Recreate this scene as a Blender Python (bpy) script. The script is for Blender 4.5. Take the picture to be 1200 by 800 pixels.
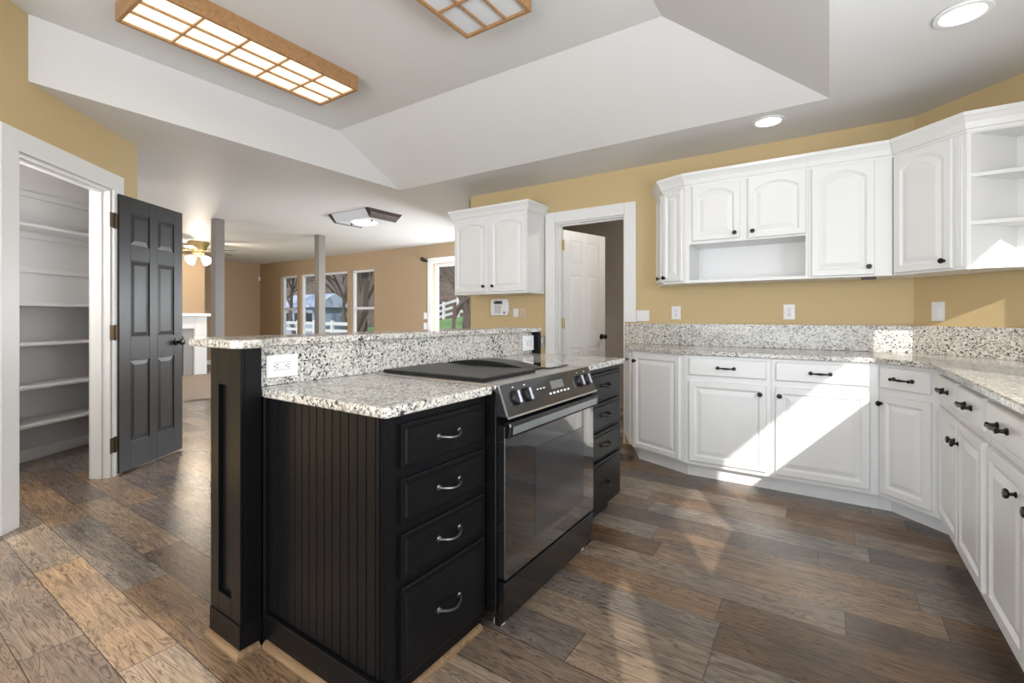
import bpy, bmesh, math, random
from mathutils import Matrix, Vector
for o in list(bpy.data.objects): bpy.data.objects.remove(o)
S = bpy.context.scene
C = S.collection
PI = math.pi
random.seed(7)
# ---------------------------------------------------------------- camera
A0 = math.atan(372/552)
cam = bpy.data.objects.new('camera', bpy.data.cameras.new('camera')); C.objects.link(cam)
cam.location = (0, 0, 1.14); cam.rotation_euler = (PI/2, 0, A0)
cam.data.lens = 36*552/1200; cam.data.sensor_width = 36; cam.data.shift_y = -30/1200
cam.data.clip_start = .02; cam.data.clip_end = 400
S.camera = cam
# ---------------------------------------------------------------- world, sun, daylight, added fill, exposure
SKY = 1.5; SUN = 4.8; EXPOSURE = 0.12
W = bpy.data.worlds.new('world'); S.world = W; W.use_nodes = True
wn = W.node_tree; bg = wn.nodes['Background']
tc = wn.nodes.new('ShaderNodeTexCoord'); sp = wn.nodes.new('ShaderNodeSeparateXYZ'); rp = wn.nodes.new('ShaderNodeValToRGB')
wn.links.new(tc.outputs['Generated'], sp.inputs[0]); wn.links.new(sp.outputs['Z'], rp.inputs[0]); wn.links.new(rp.outputs[0], bg.inputs[0])
rp.color_ramp.elements[0].color = (.80, .86, .95, 1); rp.color_ramp.elements[1].color = (.45, .65, .95, 1)
bg.inputs[1].default_value = SKY
sl = bpy.data.lights.new('sun', 'SUN'); sl.energy = SUN; sl.angle = .009; sl.color = (1, .95, .87)
so = bpy.data.objects.new('sun', sl); C.objects.link(so)
so.rotation_euler = Vector((-1, 1.75, -1.03)).to_track_quat('-Z', 'Y').to_euler()
def area(name, loc, direction, sx, sy, energy, color=(1, 1, 1)):
    l = bpy.data.lights.new(name, 'AREA'); l.shape = 'RECTANGLE'; l.size = sx; l.size_y = sy; l.energy = energy; l.color = color
    o = bpy.data.objects.new(name, l); C.objects.link(o); o.location = loc
    o.rotation_euler = Vector(direction).to_track_quat('-Z', 'Y').to_euler()
    return o
# area lamps: daylight at the sink and dining windows, the rest added fill
DAY = (.90, .955, 1)
area('fill_back', (-1.1, -2.86, 1.15), (0, 1, .4), 3.2, 2.0, 95, DAY)  # added frontal fill from behind the camera
area('fill_living_front', (-8.0, -2.86, 1.3), (0, 1, .9), 5.0, 1.9, 215, DAY)  # added fill for the living room, from an unseen source
area('daylight_sink', (1.24, 1.15, 1.50), (-1, -.1, .1), 1.4, .8, 56, DAY)
area('fill_right', (1.08, -1.7, 1.5), (-1, .15, .7), 1.4, 1.2, 72, DAY)  # added fill towards the pantry wall, hung inside the right wall
area('daylight_dining', (-4.82, 6.54, 1.4), (-1, -.65, 0), .6, 1.0, 50, DAY)
area('fill_living_side', (-3.41, 5.0, 1.15), (-1, -.2, -.65), 1.3, .9, 210, DAY)  # added fill for the living room wall; no window is built here
def bulb(name, loc, energy, color=(1, .94, .86), r=.06):
    l = bpy.data.lights.new(name, 'POINT'); l.energy = energy; l.color = color; l.shadow_soft_size = r
    o = bpy.data.objects.new(name, l); C.objects.link(o); o.location = loc
bulb('fill_pantry', (-4.15, .22, 1.7), 24); bulb('fill_hall', (-.9, 4.95, 2.3), 24)  # added point fills to brighten pantry and hall; no fixtures exist
S.view_settings.view_transform = 'Standard'; S.view_settings.look = 'None'
S.view_settings.gamma = 1; S.view_settings.use_curve_mapping = False
S.view_settings.exposure = EXPOSURE
# ---------------------------------------------------------------- materials
def nodes(m): return m.node_tree.nodes, m.node_tree.links
def mat(name, col, rough=.5, metal=0, spec=.5, emit=None, estr=0, bump=0, bscale=60, var=0):
    m = bpy.data.materials.new(name); m.use_nodes = True
    n, l = nodes(m); b = n['Principled BSDF']
    b.inputs['Base Color'].default_value = (*col, 1); b.inputs['Roughness'].default_value = rough
    b.inputs['Metallic'].default_value = metal; b.inputs['Specular IOR Level'].default_value = spec
    if emit: b.inputs['Emission Color'].default_value = (*emit, 1); b.inputs['Emission Strength'].default_value = estr
    if bump or var:
        t = n.new('ShaderNodeTexCoord'); no = n.new('ShaderNodeTexNoise'); no.inputs['Scale'].default_value = bscale; no.inputs['Detail'].default_value = 4
        l.new(t.outputs['Object'], no.inputs['Vector'])
        if bump:
            bp = n.new('ShaderNodeBump'); bp.inputs['Strength'].default_value = bump; bp.inputs['Distance'].default_value = .01
            l.new(no.outputs[0], bp.inputs['Height']); l.new(bp.outputs[0], b.inputs['Normal'])
        if var:
            mx = n.new('ShaderNodeMix'); mx.data_type = 'RGBA'
            mx.inputs[6].default_value = (*[c*(1-var) for c in col], 1); mx.inputs[7].default_value = (*[min(1, c*(1+var)) for c in col], 1)
            l.new(no.outputs[0], mx.inputs[0]); l.new(mx.outputs[2], b.inputs['Base Color'])
    return m
def ramp(n, stops, interp='LINEAR'):
    r = n.new('ShaderNodeValToRGB'); r.color_ramp.interpolation = interp
    e = r.color_ramp.elements
    while len(e) < len(stops): e.new(.5)
    for i, (p, c) in enumerate(stops): e[i].position = p; e[i].color = (*c, 1)
    return r
def math_(n, l, op, a, b=None):
    x = n.new('ShaderNodeMath'); x.operation = op
    for i, v in enumerate((a, b)):
        if v is None: continue
        if isinstance(v, (int, float)): x.inputs[i].default_value = v
        else: l.new(v, x.inputs[i])
    return x.outputs[0]
def granite(name, tint=(1, 1, 1)):
    m = bpy.data.materials.new(name); m.use_nodes = True; n, l = nodes(m); b = n['Principled BSDF']
    t = n.new('ShaderNodeTexCoord'); no = n.new('ShaderNodeTexNoise'); no.inputs['Scale'].default_value = 45; no.inputs['Detail'].default_value = 3
    l.new(t.outputs['Object'], no.inputs['Vector'])
    ad = n.new('ShaderNodeMix'); ad.data_type = 'RGBA'; ad.blend_type = 'LINEAR_LIGHT'; ad.inputs[0].default_value = .012
    l.new(t.outputs['Object'], ad.inputs[6]); l.new(no.outputs['Color'], ad.inputs[7])
    v = n.new('ShaderNodeTexVoronoi'); v.inputs['Scale'].default_value = 140; v.inputs['Randomness'].default_value = 1
    l.new(ad.outputs[2], v.inputs['Vector'])
    s = n.new('ShaderNodeSeparateColor'); l.new(v.outputs['Color'], s.inputs[0])
    big = n.new('ShaderNodeTexNoise'); big.inputs['Scale'].default_value = 9; big.inputs['Detail'].default_value = 2
    l.new(t.outputs['Object'], big.inputs['Vector'])
    sh = math_(n, l, 'MULTIPLY_ADD', big.outputs[0], .5); n[-1].inputs[2].default_value = -.25
    val = math_(n, l, 'ADD', s.outputs[0], sh)
    cols = [(0, (.05, .05, .055)), (.06, (.17, .165, .16)), (.16, (.34, .325, .305)), (.30, (.46, .39, .31)), (.40, (.53, .51, .475)), (.62, (.63, .61, .57)), (.8, (.69, .67, .62))]
    r = ramp(n, [(p, tuple(c[i]*tint[i] for i in range(3))) for p, c in cols], 'CONSTANT')
    l.new(val, r.inputs[0])
    l.new(r.outputs[0], b.inputs['Base Color']); b.inputs['Roughness'].default_value = .14
    return m
PWID, PLEN = .168, 1.05
def planks(name):
    m = bpy.data.materials.new(name); m.use_nodes = True; n, l = nodes(m); b = n['Principled BSDF']
    t = n.new('ShaderNodeTexCoord'); s = n.new('ShaderNodeSeparateXYZ'); l.new(t.outputs['Object'], s.inputs[0])
    yy = math_(n, l, 'DIVIDE', math_(n, l, 'ADD', s.outputs[1], 20.12), PWID)
    row = math_(n, l, 'FLOOR', yy); fy = math_(n, l, 'FRACT', yy)
    w1 = n.new('ShaderNodeTexWhiteNoise'); w1.noise_dimensions = '1D'; l.new(row, w1.inputs['W'])
    xx = math_(n, l, 'DIVIDE', math_(n, l, 'ADD', math_(n, l, 'ADD', s.outputs[0], 30), math_(n, l, 'MULTIPLY', w1.outputs['Value'], 7.3)), PLEN)
    col = math_(n, l, 'FLOOR', xx); fx = math_(n, l, 'FRACT', xx)
    cv = n.new('ShaderNodeCombineXYZ'); l.new(row, cv.inputs[0]); l.new(col, cv.inputs[1])
    w2 = n.new('ShaderNodeTexWhiteNoise'); w2.noise_dimensions = '3D'; l.new(cv.outputs[0], w2.inputs['Vector'])
    base = ramp(n, [(0, (.085, .066, .054)), (.14, (.19, .115, .067)), (.28, (.36, .25, .16)), (.42, (.165, .147, .135)), (.56, (.245, .155, .094)), (.70, (.125, .10, .085)), (.84, (.43, .315, .21)), (1, (.22, .195, .177))])
    l.new(w2.outputs['Value'], base.inputs[0])
    g = n.new('ShaderNodeCombineXYZ')
    l.new(math_(n, l, 'ADD', math_(n, l, 'MULTIPLY', s.outputs[0], 1.6), math_(n, l, 'MULTIPLY', w2.outputs['Value'], 90)), g.inputs[0])
    l.new(math_(n, l, 'MULTIPLY', s.outputs[1], 15), g.inputs[1]); l.new(math_(n, l, 'MULTIPLY', row, 3.7), g.inputs[2])
    g1 = n.new('ShaderNodeTexNoise'); g1.inputs['Scale'].default_value = 1.1; g1.inputs['Detail'].default_value = 3; g1.inputs['Distortion'].default_value = .6; l.new(g.outputs[0], g1.inputs['Vector'])
    rings = math_(n, l, 'FRACT', math_(n, l, 'MULTIPLY', g1.outputs[0], 19))
    rr = ramp(n, [(0, (.34, .32, .31)), (.22, (1, 1, 1)), (.7, (1.0, 1.0, 1.0)), (1, (.5, .48, .46))]); l.new(rings, rr.inputs[0])
    g2 = n.new('ShaderNodeTexNoise'); g2.inputs['Scale'].default_value = 4; g2.inputs['Detail'].default_value = 8; g2.inputs['Roughness'].default_value = .7; l.new(g.outputs[0], g2.inputs['Vector'])
    r2 = ramp(n, [(.32, (.52, .52, .54)), (.5, (1, 1, 1)), (.7, (1.38, 1.34, 1.29))]); l.new(g2.outputs[0], r2.inputs[0])
    g3 = n.new('ShaderNodeTexNoise'); g3.inputs['Scale'].default_value = 3.0; g3.inputs['Detail'].default_value = 3; l.new(t.outputs['Object'], g3.inputs['Vector'])
    r3 = ramp(n, [(.35, (.76, .79, .83)), (.65, (1.2, 1.14, 1.08))]); l.new(g3.outputs[0], r3.inputs[0])
    def mul(a, c, f=1):
        x = n.new('ShaderNodeMix'); x.data_type = 'RGBA'; x.blend_type = 'MULTIPLY'; x.inputs[0].default_value = f
        l.new(a, x.inputs[6]); l.new(c, x.inputs[7]); return x.outputs[2]
    c = mul(mul(mul(base.outputs[0], rr.outputs[0], .9), r2.outputs[0], .9), r3.outputs[0], .8)
    # seams
    ey = math_(n, l, 'MULTIPLY', math_(n, l, 'MINIMUM', fy, math_(n, l, 'SUBTRACT', 1, fy)), PWID)
    ex = math_(n, l, 'MULTIPLY', math_(n, l, 'MINIMUM', fx, math_(n, l, 'SUBTRACT', 1, fx)), PLEN)
    e = math_(n, l, 'LESS_THAN', math_(n, l, 'MINIMUM', ex, ey), .0013)
    x = n.new('ShaderNodeMix'); x.data_type = 'RGBA'; l.new(e, x.inputs[0]); l.new(c, x.inputs[6]); x.inputs[7].default_value = (.03, .022, .017, 1)
    l.new(x.outputs[2], b.inputs['Base Color'])
    b.inputs['Roughness'].default_value = .27; b.inputs['Specular IOR Level'].default_value = .6
    bp = n.new('ShaderNodeBump'); bp.inputs['Strength'].default_value = .12; bp.inputs['Distance'].default_value = .004
    l.new(g2.outputs[0], bp.inputs['Height']); l.new(bp.outputs[0], b.inputs['Normal'])
    return m
def wood(name, c0, c1, rough=.4, scale=(3, 30, 30)):
    m = bpy.data.materials.new(name); m.use_nodes = True; n, l = nodes(m); b = n['Principled BSDF']
    t = n.new('ShaderNodeTexCoord'); mp = n.new('ShaderNodeMapping'); mp.inputs['Scale'].default_value = scale
    l.new(t.outputs['Object'], mp.inputs[0]); no = n.new('ShaderNodeTexNoise'); no.inputs['Scale'].default_value = 2; no.inputs['Detail'].default_value = 5; no.inputs['Distortion'].default_value = .5
    l.new(mp.outputs[0], no.inputs['Vector']); r = ramp(n, [(.3, c0), (.7, c1)]); l.new(no.outputs[0], r.inputs[0]); l.new(r.outputs[0], b.inputs['Base Color'])
    b.inputs['Roughness'].default_value = rough
    return m
def glass_mat(name, tint=(1, 1, 1), refl=.06):
    m = bpy.data.materials.new(name); m.use_nodes = True; n, l = nodes(m); n.remove(n['Principled BSDF'])
    tr = n.new('ShaderNodeBsdfTransparent'); tr.inputs[0].default_value = (*tint, 1); gl = n.new('ShaderNodeBsdfGlossy'); gl.inputs['Roughness'].default_value = .02
    mx = n.new('ShaderNodeMixShader'); mx.inputs[0].default_value = refl
    l.new(tr.outputs[0], mx.inputs[1]); l.new(gl.outputs[0], mx.inputs[2]); l.new(mx.outputs[0], n['Material Output'].inputs[0])
    return m
M = {}
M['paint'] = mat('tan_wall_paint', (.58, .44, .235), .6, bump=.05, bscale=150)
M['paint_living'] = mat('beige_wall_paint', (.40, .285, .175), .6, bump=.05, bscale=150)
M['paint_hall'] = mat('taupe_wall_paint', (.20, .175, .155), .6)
M['ceiling'] = mat('ceiling_paint', (.74, .735, .725), .5, spec=.35, bump=.06, bscale=30)
M['trim'] = mat('white_trim_paint', (.80, .80, .80), .35)
M['pantry'] = mat('pantry_white_paint', (.66, .66, .67), .6)
M['white'] = mat('white_cabinet_paint', (.82, .82, .815), .32, var=.02, bscale=8)
M['black'] = mat('black_cabinet_paint', (.006, .006, .007), .30, spec=.17, bump=.08, bscale=90, var=.3)
M['door_black'] = mat('satin_black_door_paint', (.022, .022, .023), .36, spec=.5, bump=.1, bscale=120)
M['granite'] = granite('speckled_granite')
M['floor'] = planks('wood_plank_floor')
M['carpet'] = mat('beige_carpet', (.42, .34, .27), .95, bump=.6, bscale=400, var=.1)
M['oak'] = wood('honey_oak', (.30, .155, .06), (.44, .245, .11), .4)
M['shoe'] = wood('shoe_wood', (.17, .10, .05), (.30, .19, .105), .5)
M['diff_on'] = mat('lit_acrylic', (.9, .86, .75), .5, emit=(1, .86, .62), estr=1.0)
M['diff_off'] = mat('unlit_acrylic', (.72, .74, .78), .35)
M['led'] = mat('lit_lens', (.95, .95, .95), .5, emit=(1, .97, .92), estr=6)
M['bulb'] = mat('lit_frosted_glass', (.95, .93, .88), .4, emit=(1, .9, .75), estr=4)
M['bowl'] = mat('frosted_bowl', (.85, .85, .85), .3, emit=(1, .97, .92), estr=1.6)
M['bronze'] = mat('oil_rubbed_bronze', (.03, .025, .022), .3, metal=.7)
M['antique'] = mat('antique_bronze_hinge', (.09, .06, .035), .35, metal=.9)
M['sheen_pull'] = mat('black_pull_sheen', (.12, .12, .125), .36, metal=.9)  # black pull metal, lightened to put reflected sheen into the colour
M['brass'] = mat('brass', (.55, .42, .20), .3, metal=.7)
M['steel'] = mat('brushed_steel', (.55, .54, .53), .3, metal=1)
M['range'] = mat('black_enamel', (.008, .008, .009), .15)
M['rglass'] = mat('black_oven_glass', (.012, .012, .013), .05, spec=1.0)
M['rglass'].node_tree.nodes['Principled BSDF'].inputs['Coat Weight'].default_value = 1
M['rwin'] = mat('oven_window_glass', (.03, .03, .032), .12, spec=.8, var=.3, bscale=30)
M['matteblk'] = mat('matte_black', (.009, .0085, .008), .36, spec=.35)
M['mark'] = mat('white_markings', (.7, .7, .7), .5)
M['dial'] = mat('grey_dial_face', (.35, .36, .40), .25, metal=.6)
M['plate'] = mat('white_plastic', (.82, .82, .83), .35)
M['almond'] = mat('almond_plastic', (.68, .52, .43), .4)
M['slot'] = mat('dark_slot', (.02, .02, .02), .6)
M['lcd'] = mat('lcd_grey', (.16, .17, .17), .2)
M['glass'] = glass_mat('window_glass')
M['taupe'] = mat('grey_taupe_paint', (.17, .15, .128), .5)
M['wood_dark'] = wood('dark_walnut', (.03, .02, .014), (.07, .045, .03), .35)
M['firebox'] = mat('firebox_black', (.015, .015, .015), .6)
M['tile'] = mat('grey_surround', (.30, .29, .29), .4)
M['grass'] = mat('grass', (.10, .19, .045), .9, bump=.5, bscale=20, var=.4)
M['bark'] = mat('bark', (.075, .055, .045), .9, bump=.5, bscale=30, var=.3)
M['twig'] = mat('twigs', (.12, .075, .06), .9)
M['hill'] = mat('winter_brush', (.085, .065, .055), 1, bump=1, bscale=2.5, var=.9)
M['vinyl'] = mat('white_vinyl', (.75, .75, .76), .4)
M['fence'] = mat('dimmed_white_rail', (.48, .48, .49), .6)  # white rails, colour dimmed to hold down the outdoor brightness
M['siding'] = mat('pale_blue_siding', (.22, .27, .35), .7)
M['roof'] = mat('pale_roof', (.30, .34, .42), .8)
M['gravel'] = mat('grey_drive', (.30, .30, .31), .9, var=.2, bscale=10)
# ---------------------------------------------------------------- builders
I4 = Matrix.Identity(4)
def frame(x, y, deg, z=0): return Matrix.Translation((x, y, z)) @ Matrix.Rotation(math.radians(deg), 4, 'Z')
class MB:
    def __init__(s, mtx=I4): s.bm = bmesh.new(); s.m = mtx
    def v(s, p): return s.bm.verts.new(s.m @ Vector(p))
    def face(s, vs):
        try: return s.bm.faces.new(vs)
        except ValueError: return None
    def prism(s, pts, z0, z1):
        a = [s.v((x, y, z0)) for x, y in pts]; b = [s.v((x, y, z1)) for x, y in pts]; n = len(pts)
        s.face(a[::-1]); s.face(b)
        for i in range(n): s.face((a[i], a[(i+1) % n], b[(i+1) % n], b[i]))
        return s
    def box(s, x0, x1, y0, y1, z0, z1): return s.prism([(x0, y0), (x1, y0), (x1, y1), (x0, y1)], z0, z1)
    def extr(s, pts, d):   # closed outline of 3D points pushed along vector d
        a = [s.v(p) for p in pts]; b = [s.v(Vector(p)+Vector(d)) for p in pts]; n = len(pts)
        s.face(a[::-1]); s.face(b)
        for i in range(n): s.face((a[i], a[(i+1) % n], b[(i+1) % n], b[i]))
        return s
    def loops(s, L, cap0=True, cap1=True, closed=True):
        R = [[s.v(p) for p in q] for q in L]; n = len(R[0])
        for a, b in zip(R, R[1:]):
            for i in range(n if closed else n-1): s.face((a[i], a[(i+1) % n], b[(i+1) % n], b[i]))
        if cap0: s.face(R[0][::-1])
        if cap1: s.face(R[-1])
        return s
    def lathe(s, prof, org=(0, 0, 0), axis=(0, 0, 1), seg=16):
        q = Vector((0, 0, 1)).rotation_difference(Vector(axis).normalized()); o = Vector(org); L = []
        for r, z in prof: L.append([o + q @ Vector((max(r, 1e-4)*math.cos(2*PI*k/seg), max(r, 1e-4)*math.sin(2*PI*k/seg), z)) for k in range(seg)])
        return s.loops(L)
    def tube(s, path, rad, seg=8):
        P = [Vector(p) for p in path]; L = []
        for i, p in enumerate(P):
            d = (P[min(i+1, len(P)-1)]-P[max(i-1, 0)]).normalized(); r = rad[i] if isinstance(rad, (list, tuple)) else rad
            u = d.cross(Vector((0, 0, 1)))
            if u.length < 1e-3: u = d.cross(Vector((0, 1, 0)))
            u.normalize(); w = d.cross(u)
            L.append([p + r*(math.cos(2*PI*k/seg)*u + math.sin(2*PI*k/seg)*w) for k in range(seg)])
        return s.loops(L)
def obj(name, mb, m, parent=None, off=(0, 0, 0), bevel=0, smooth=False, seg=2):
    bmesh.ops.recalc_face_normals(mb.bm, faces=mb.bm.faces)
    me = bpy.data.meshes.new(name)
    if any(off): bmesh.ops.translate(mb.bm, verts=mb.bm.verts, vec=-Vector(off))
    mb.bm.to_mesh(me); mb.bm.free(); me.materials.append(m)
    if smooth:
        for p in me.polygons: p.use_smooth = True
        me.set_sharp_from_angle(angle=math.radians(40))
    o = bpy.data.objects.new(name, me); C.objects.link(o)
    if parent: o.parent = parent
    if bevel:
        b = o.modifiers.new('edge', 'BEVEL'); b.width = bevel; b.segments = seg; b.limit_method = 'ANGLE'; b.angle_limit = math.radians(40)
    return o
def tag(o, label, cat, group=None):
    o['label'] = label; o['category'] = cat
    if group: o['group'] = group
    return o
class T:   # a thing: an Empty at its base; part() takes meshes built in world coordinates
    def __init__(s, name, label, cat, loc, group=None):
        s.e = bpy.data.objects.new(name, None); C.objects.link(s.e); s.e.location = loc; s.loc = Vector(loc); s.e.empty_display_size = .05
        tag(s.e, label, cat, group)
    def part(s, name, mb, m, parent=None, **k): return obj(name, mb, m, parent or s.e, s.loc, **k)
def struct(name, mb, m, parent=None, **k):
    o = obj(name, mb, m, parent, **k); o['kind'] = 'structure'; return o
# raised panel front in a face frame: x along the face, z up, -y outward
def panel_loops(x0, x1, z0, z1, prof, arch=0, K=13):
    L = []
    for i, y, a in prof:
        xa, xb, za, zb = x0+i, x1-i, z0+i, z1-i
        q = [(xa, y, za), (xb, y, za)]
        for k in range(K):
            t = k/(K-1); sx = 1-2*t
            z = zb - (arch*(1-(1-sx*sx)) if a else 0)
            q.append((xb+(xa-xb)*t, y, z))
        L.append(q)
    return L
def raised_door(fr, x0, x1, z0, z1, arch=0, stile=.05, t=.02):
    mb = MB(fr); s = stile
    prof = [(0, -.001, 0), (0, -t+.005, 0), (.004, -t, 0), (s-.012, -t, 1), (s-.007, -t+.004, 1), (s, -t+.009, 1), (s+.006, -t+.009, 1), (s+.03, -t+.002, 1), (s+.032, -t+.0015, 1)]
    mb.loops(panel_loops(x0, x1, z0, z1, prof, arch)); return mb
def slab_front(fr, x0, x1, z0, z1, t=.02, edge=.007, step=0):
    mb = MB(fr)
    if step: prof = [(0, -.001, 0), (0, -t+.008, 0), (.003, -t+.006, 0), (step-.003, -t+.006, 0), (step, -t, 0)]
    else: prof = [(0, -.001, 0), (0, -t+edge, 0), (.003, -t+edge*.4, 0), (edge, -t, 0)]
    mb.loops(panel_loops(x0, x1, z0, z1, prof, 0, 2)); return mb
def knob_mb(fr, x, z, y=-.02, r=.0155):
    return MB(fr).lathe([(.009, 0), (.009, .003), (.005, .006), (.005, .014), (r*.8, .017), (r, .022), (r*.85, .028), (0, .031)], (x, y, z), (0, -1, 0), 14)
def bar_pull(fr, x, z, y=-.02, w=.10):   # straight pull on two round rosettes
    mb = MB(fr)
    for s in (-1, 1): mb.lathe([(.011, 0), (.012, .004), (.007, .008), (.006, .020), (.009, .024), (.009, .030), (0, .033)], (x+s*w/2, y, z), (0, -1, 0), 12)
    mb.tube([(x-w/2, y-.026, z), (x-w*.3, y-.028, z), (x, y-.029, z-.001), (x+w*.3, y-.028, z), (x+w/2, y-.026, z)], [.0045, .0045, .0075, .0045, .0045], 8)
    return mb
def bow_pull(fr, x, z, y=-.022, w=.096):
    mb = MB(fr); p = []
    for k in range(13):
        t = k/12; p.append((x-w/2+w*t, y-.004-.026*math.sin(PI*t)**.7, z-.007*math.sin(PI*t)))
    mb.tube(p, [.0065 if k in (0, 12) else .0045 for k in range(13)], 8)
    for s in (-1, 1): mb.lathe([(.010, 0), (.010, .003), (.007, .006), (0, .008)], (x+s*w/2, y, z), (0, -1, 0), 12)
    return mb
def add_door(t, fr, x0, x1, z0, z1, kx, kz, m, arch=0, stile=.05):
    d = t.part('door', raised_door(fr, x0, x1, z0, z1, arch, stile), m)
    t.part('knob', knob_mb(fr, kx, kz), M['bronze'], d, smooth=True)
    return d
def add_drawer(t, fr, x0, x1, z0, z1, m, pull='bar', pm='bronze', step=0, w=.10):
    d = t.part('drawer', slab_front(fr, x0, x1, z0, z1, .022 if step else .02, step=step), m)
    f = bar_pull if pull == 'bar' else bow_pull
    t.part('pull', f(fr, (x0+x1)/2, (z0+z1)/2, -.022 if step else -.02, w), M[pm], d, smooth=True)
    return d
# ---------------------------------------------------------------- room shell
ZC = 2.446
struct('floor', MB().box(-12.2, 1.35, -3.0, 6.5, -.12, 0), M['floor'])
cp = struct('floor_living', MB().box(-12.0, -7.09, -2.8, 6.35, .0005, .012), M['carpet'])
# ceiling: flat with a raised vault over the kitchen
cb = MB()
cb.box(-12.2, -3.80, -3.0, 6.5, ZC, ZC+.12); cb.box(-3.80, -3.70, 3.41, 6.5, ZC, ZC+.12); cb.box(-3.70, 1.35, 3.41, 6.5, ZC, ZC+.12); cb.box(0, 1.35, -3.0, 3.41, ZC, ZC+.12)
ZV = 2.82; yv = 2.66; xv = -.78; yb = -3.0
cb.extr([(-3.70, yb, ZC), (-3.70, 3.41, ZC), (-3.70, yv, ZV+.12), (-3.70, yb, ZV+.12)], (-.1, 0, 0))
cb.extr([(-3.70, yb, ZV), (xv, yb, ZV), (xv, yv, ZV), (-3.70, yv, ZV)], (0, 0, .12))
cb.extr([(-3.70, 3.41, ZC), (0, 3.41, ZC), (xv, yv, ZV), (-3.70, yv, ZV)], (0, 0, .12))
cb.extr([(0, 3.41, ZC), (0, yb, ZC), (xv, yb, ZV), (xv, yv, ZV)], (0, 0, .12))
struct('ceiling', cb, M['ceiling'])
def wall_box(mb, x0, x1, y0, y1, z0=0, z1=ZC): mb.box(x0, x1, y0, y1, z0, z1)
# far kitchen wall with a doorway
wb = MB(); wall_box(wb, -3.27, -2.21, 4.04, 4.16); wall_box(wb, -1.51, .46, 4.04, 4.16); wall_box(wb, -2.21, -1.51, 4.04, 4.16, 2.04)
struct('wall_far', wb, M['paint'])
q = .12*.7071
struct('wall_corner', MB().prism([(.46, 4.04), (1.10, 3.40), (1.22, 3.45), (.51, 4.16), (.46, 4.16)], 0, ZC), M['paint'])
# right wall with windows (light enters here)
YO = [(-1.66, -1.22), (-.69, .06), (.26, 1.85), (2.31, 3.18)]
wb = MB(); wall_box(wb, 1.10, 1.22, -2.9, 3.40, 0, 1.08); wall_box(wb, 1.10, 1.22, -2.9, 3.40, 2.04, ZC)
ys = [-2.9]+[v for p in YO for v in p]+[3.40]
for a, b in zip(ys[::2], ys[1::2]): wall_box(wb, 1.10, 1.22, a, b, 1.08, 2.04)
struct('wall_right', wb, M['paint'])
def window(name, fr, x0, x1, z0, z1, rail=None, mull=None, t=.05, depth=.06, m='vinyl', y=.05):
    # frame lies inside the opening; local x along the wall, y into it
    mb = MB(fr); mb.box(x0, x1, y, y+depth, z0, z0+t); mb.box(x0, x1, y, y+depth, z1-t, z1); mb.box(x0, x0+t, y, y+depth, z0+t, z1-t); mb.box(x1-t, x1, y, y+depth, z0+t, z1-t)
    o = struct(name, mb, M[m], bevel=.004)
    if rail:
        rb = MB(fr).box(x0+t, x1-t, y+.01, y+depth-.01, rail-.025, rail+.025)
        obj('meeting_rail', rb, M[m], o)
    if mull: obj('mullion', MB(fr).box(mull-.03, mull+.03, y+.008, y+depth-.008, z0+t, z1-t), M[m], o)
    obj('pane', MB(fr).box(x0+t, x1-t, y+.025, y+.031, z0+t, z1-t), M['glass'], o)
    return o
for i, (a, b) in enumerate(YO): window('window_%d' % (i+5), frame(1.10, b, -90), 0, b-a, 1.08, 2.04, t=.03)
# back wall behind the camera, with a wide opening at the added fill lamp
wb = MB(); wall_box(wb, -3.35, -2.75, -3.0, -2.88); wall_box(wb, .55, 1.22, -3.0, -2.88); wall_box(wb, -2.75, .55, -3.0, -2.88, 2.2, ZC+.4)
struct('wall_back', wb, M['paint'])
# left kitchen wall and the angled pantry wall: x + y = -3.03
PW = frame(-3.35, .32, 135)        # local x runs away from the camera, +y is behind? (see below)
# in this frame +y points to (-1,-1)/sqrt2, i.e. into the pantry
wb = MB(PW); OA, OB, LW = .41, 1.21, 1.527
wb.box(-.0, OA, 0, .12, 0, 2.93); wb.box(OB, LW, 0, .12, 0, 2.93); wb.box(OA, OB, 0, .12, 2.03, 2.93)
struct('wall_pantry_front', wb, M['paint'])
struct('wall_left', MB().prism([(-3.45, -3.0), (-3.35, -3.0), (-3.35, .319), (-3.434, .235), (-3.45, .235)], 0, 2.93), M['paint'])
# pantry inside
bd = Vector((-.515, .857, 0)); bn = Vector((.857, .515, 0)); bA = Vector((-5.53, 1.43, 0))
BW = Matrix(((bd.x, -bn.x, 0, bA.x), (bd.y, -bn.y, 0, bA.y), (0, 0, 1, 0), (0, 0, 0, 1)))   # x along the back wall (negative = left), y behind it
struct('wall_pantry_back', MB(BW).box(-2.1, .0, 0, .08, 0, ZC), M['pantry'])
struct('wall_pantry_side', MB().prism([(-5.53, 1.43), (-4.43, 1.33), (-4.43, 1.40), (-5.53, 1.52)], 0, ZC), M['pantry'])
struct('wall_pantry_near', MB().prism([(-4.45, -.38), (-3.46, .20), (-3.46, .12), (-4.45, -.46)], 0, ZC), M['pantry'])
lw = MB(PW); lw.box(0.12, OA, .121, .135, 0, ZC); lw.box(OB, LW, .121, .135, 0, ZC); lw.box(OA, OB, .121, .135, 2.03, ZC)
struct('wall_pantry_lining', lw, M['pantry'])
struct('baseboard_pantry', MB(BW).box(-1.6, -.02, -.016, -.001, 0, .09), M['trim'], bevel=.003)
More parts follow.
